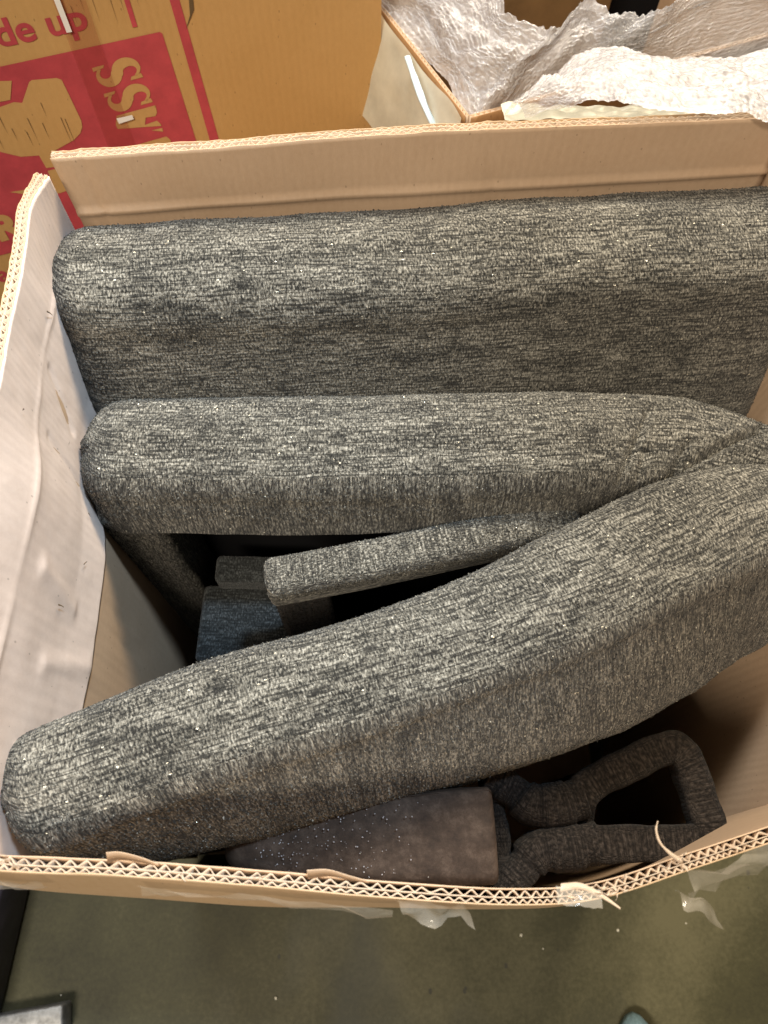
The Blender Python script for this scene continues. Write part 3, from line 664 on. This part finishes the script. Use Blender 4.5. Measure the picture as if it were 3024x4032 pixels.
mesh_obj('tape', V, F, TAPE2, PANEL, boxuv(V, F))

# ------------------------------------------------------------------ the carton with bubble wrap
c3a = Vector((.930, .367, 0)); c3b = Vector((-.46, .888, 0)); c3o = Vector((.088, .655, 0))
def c3(a, b, zz): return c3o + c3a * a + c3b * b + Vector((0, 0, zz))
c3box = thing('wrap_carton', 'open brown carton stuffed with bubble wrap behind the open carton', 'carton')
def c3wall(name, a0, b0, a1, b1, z1):
    sf = Surf([[c3(a0, b0, z1), c3((a0 + a1) / 2, (b0 + b1) / 2, z1), c3(a1, b1, z1)], [c3(a0, b0, .004), c3((a0 + a1) / 2, (b0 + b1) / 2, .004), c3(a1, b1, .004)]], ctr=c3(.2, .2, 0).xy)
    r = sheet(name, sf, 0, .0007, [0, .01, .1, .3, .5, .7], 60, KR, c3box)
    sheet('outer_liner', sf, .004, .0006, [0, .01, .1, .3, .5, .7], 60, KR3, r)
    def wv(s, d): x = (s / .006) % 1; return .0021 + .0015 * max(-1, min(1, (1 - abs(2 * x - 1) * 2) * 1.2))
    sheet('fluting', sf, 0, .0004, [.0005, .02], 520, KRE, r, wave=wv)
c3wall('side_wall', 0, 0.42, 0, 0, .722); c3wall('front_wall', 0, 0, .46, 0, .722); c3wall('side_wall', .46, 0, .46, .42, .722); c3wall('back_wall', .46, .42, 0, .42, .722)
def ridged(p, k=4):
    v = 0; a = 1
    for i in range(k): v += a * (1 - abs(noise.noise(p)) * 2.2); p = p * 2.1 + Vector((3.1, 1.7, 5)); a *= .5
    return v
def wrap(name, label, near_, far_, nu, nv, su, sv, amp, bulge=.01, fr=16):
    V, F, uv = [], [], []; A = [Vector(p) for p in near_]; B = [Vector(p) for p in far_]
    for j in range(nv + 1):
        for i in range(nu + 1):
            u, v = i / nu, j / nv; p = crom(A, u).lerp(crom(B, u), v) + Vector((0, 0, bulge * math.sin(v * math.pi)))
            q = Vector((u * su * fr, v * sv * fr, 2.3)); q = q + Vector((noise.noise(q * .7), noise.noise(q * .7 + Vector((5, 5, 5))), 0)) * .5
            d1 = noise.voronoi(q * 1.1)[0]; d2 = noise.voronoi(q * 3.1 + Vector((4, 4, 0)))[0]
            d3 = noise.voronoi(q * 7.3 + Vector((1, 9, 0)))[0]; hgt = (d1[1] - d1[0] - .35) * 1.5 + (d2[1] - d2[0] - .3) * .7 + (d3[1] - d3[0] - .3) * .35 + noise.noise(q * .5) * .9
            x_, y_ = u * su / .0064 + .35 * noise.noise(q * 2.5), v * sv / .0058 + .35 * noise.noise(q * 2.7); y0 = round(y_); xo = .5 * (y0 % 2); x0 = round(x_ - xo) + xo
            r2 = (x_ - x0) ** 2 + (y_ - y0) ** 2; dome = .0011 * math.sqrt(max(0, 1 - r2 / .2)) * (1 if noise.noise(Vector((x0 * .37, y0 * .41, 3))) > -.12 else .15)
            e = 1 if v < .92 else 1.5
            V.append(p + Vector((noise.noise(q * 1.3 + Vector((9, 0, 0))) * amp * .5, noise.noise(q * 1.2) * amp * .6 - dome * .6, hgt * amp * .6 * e + dome)))
    for j in range(nv):
        for i in range(nu):
            a = j * (nu + 1) + i; F.append((a, a + 1, a + nu + 2, a + nu + 1))
            uv += [(su * (i + x) / nu, sv * (j + y) / nv) for x, y in ((0, 0), (1, 0), (1, 1), (0, 1))]
    o = mesh_obj(name, V, F, BUB, None, uv); tag(o, label, 'bubble wrap'); return o
wrap('bubble_wrap', 'crumpled bubble wrap filling the carton, its crinkled edge standing up',
     [(-.02, .86, .722), (.012, .80, .722), (.052, .735, .718), (.094, .664, .712), (.135, .682, .712), (.20, .70, .715), (.30, .72, .72), (.44, .75, .725)],
     [(-.02, .90, .775), (.05, .82, .785), (.108, .75, .785), (.124, .715, .785), (.166, .697, .782), (.198, .730, .790), (.235, .716, .785), (.262, .708, .785), (.305, .745, .797), (.44, .78, .80)], 400, 150, .55, .16, .014)
wrap('bubble_wrap', 'loose bubble wrap end draped over the back rim of the open carton',
     [(.128, .592, .772), (.178, .567, .808), (.225, .548, .815), (.298, .546, .812), (.345, .551, .812), (.42, .575, .82)],
     [(.113, .605, .770), (.150, .640, .775), (.200, .672, .780), (.254, .656, .785), (.352, .662, .79), (.42, .67, .80)], 260, 100, .32, .11, .010, bulge=.014)
# cream film over the left rim of that carton, with its pale blue folded edge
def fsheet(name, label, fn, nu, nv, material, parent=None):
    V = [Vector(fn(i / nu, j / nv)) for j in range(nv + 1) for i in range(nu + 1)]
    F = [(j * (nu + 1) + i, j * (nu + 1) + i + 1, (j + 1) * (nu + 1) + i + 1, (j + 1) * (nu + 1) + i) for j in range(nv) for i in range(nu)]
    o = mesh_obj(name, V, F, material, parent, boxuv(V, F)); return o
def f1(u, v):
    b = .0 + .26 * u; a = -.008 - .010 * v - .014 * v * u
    k = noise.noise(Vector((u * 5, v * 3, 3))) * .004
    return c3(a * 1.6 + k - .002, b - .01, .730 - .10 * v ** 1.2 + k)
fo = fsheet('plastic_film', '', f1, 60, 24, FILM); tag(fo, 'cream plastic film hanging over the rim of the bubble wrap carton', 'plastic film')
tube('folded_edge', [c3(-.020, .09, .730), c3(-.026, .045, .715), c3(-.022, .015, .690), c3(-.016, -.004, .640)], [.003, .0036, .0036, .0032], BLUEE, fo, flat=.4, sides=8, n=24)
def f2(u, v):
    return (.112 + .20 * u, .592 + .035 * v * (1 - .3 * u) + .008 * u, .768 - .012 * v + .006 * noise.noise(Vector((u * 12, v * 4, 8))))
fo2 = fsheet('plastic_film', '', f2, 60, 12, FILM); tag(fo2, 'cream plastic film lying under the draped bubble wrap end', 'plastic film')
# things in the dark behind
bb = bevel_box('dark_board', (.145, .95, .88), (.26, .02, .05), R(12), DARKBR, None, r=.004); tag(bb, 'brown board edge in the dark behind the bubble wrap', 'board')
bk = bevel_box('dark_backing', (.42, 1.33, .35), (1.1, .5, .70), R(8), BLACK, None, r=.01); tag(bk, 'black crate added as the dark behind the bubble wrap carton', 'backing')  # added block: keeps the background dark where lit floor would show
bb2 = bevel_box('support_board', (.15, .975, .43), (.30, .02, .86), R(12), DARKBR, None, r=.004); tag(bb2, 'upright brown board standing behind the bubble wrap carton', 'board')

# ------------------------------------------------------------------ things on the floor in front
rk = thing('steel_rack', 'dark violet painted base with a worn grey steel foot at the floor', 'rack')
bevel_box('base', (-.70, -.02, .05), (.40, .36, .095), R(-4), PURP, rk, r=.006)
bevel_box('foot', (-.50, -.217, .020), (.17, .032, .036), R(9), METAL, rk, r=.003)
bevel_box('foot_lip', (-.50, -.236, .004), (.17, .014, .006), R(9), METAL, rk, r=.0015)
sh = thing('shoe', 'pale blue canvas shoe toe on the concrete floor', 'shoe')
def shoe(name, sc, z0, z1, material):
    V, F = [], []; n, m = 28, 10
    for j in range(m + 1):
        f = j / m; zz = z0 + (z1 - z0) * math.sin(f * math.pi / 2); r = sc * math.cos(f * math.pi / 2 * .96)
        for i in range(n):
            a = 2 * math.pi * i / n; V.append((.352 + .042 * r * math.cos(a), -.327 + (.128 if math.sin(a) > 0 else .14) * r * math.sin(a), zz))
    for j in range(m):
        for i in range(n): F.append((j * n + i, j * n + (i + 1) % n, (j + 1) * n + (i + 1) % n, (j + 1) * n + i))
    F.append(tuple(m * n + i for i in range(n))); F.append(tuple(range(n))[::-1])
    return mesh_obj(name, V, F, material, sh, boxuv(V, F))
shoe('sole', .93, .001, .020, SOLE); shoe('upper', .98, .012, .085, SHOE)
for k in range(7):
    x, y = random.uniform(-.45, .5), random.uniform(-.23, -.05); r = random.uniform(.0008, .0022)
    o = bevel_box('crumb', (x, y, r * .6), (r * 2, r * 1.6, r * 1.3), random.random() * 3, CRUMB, None, r=r * .4, seg=1)
    tag(o, 'tiny pale crumb of debris on the concrete floor', 'debris', 'crumbs of debris on the floor')
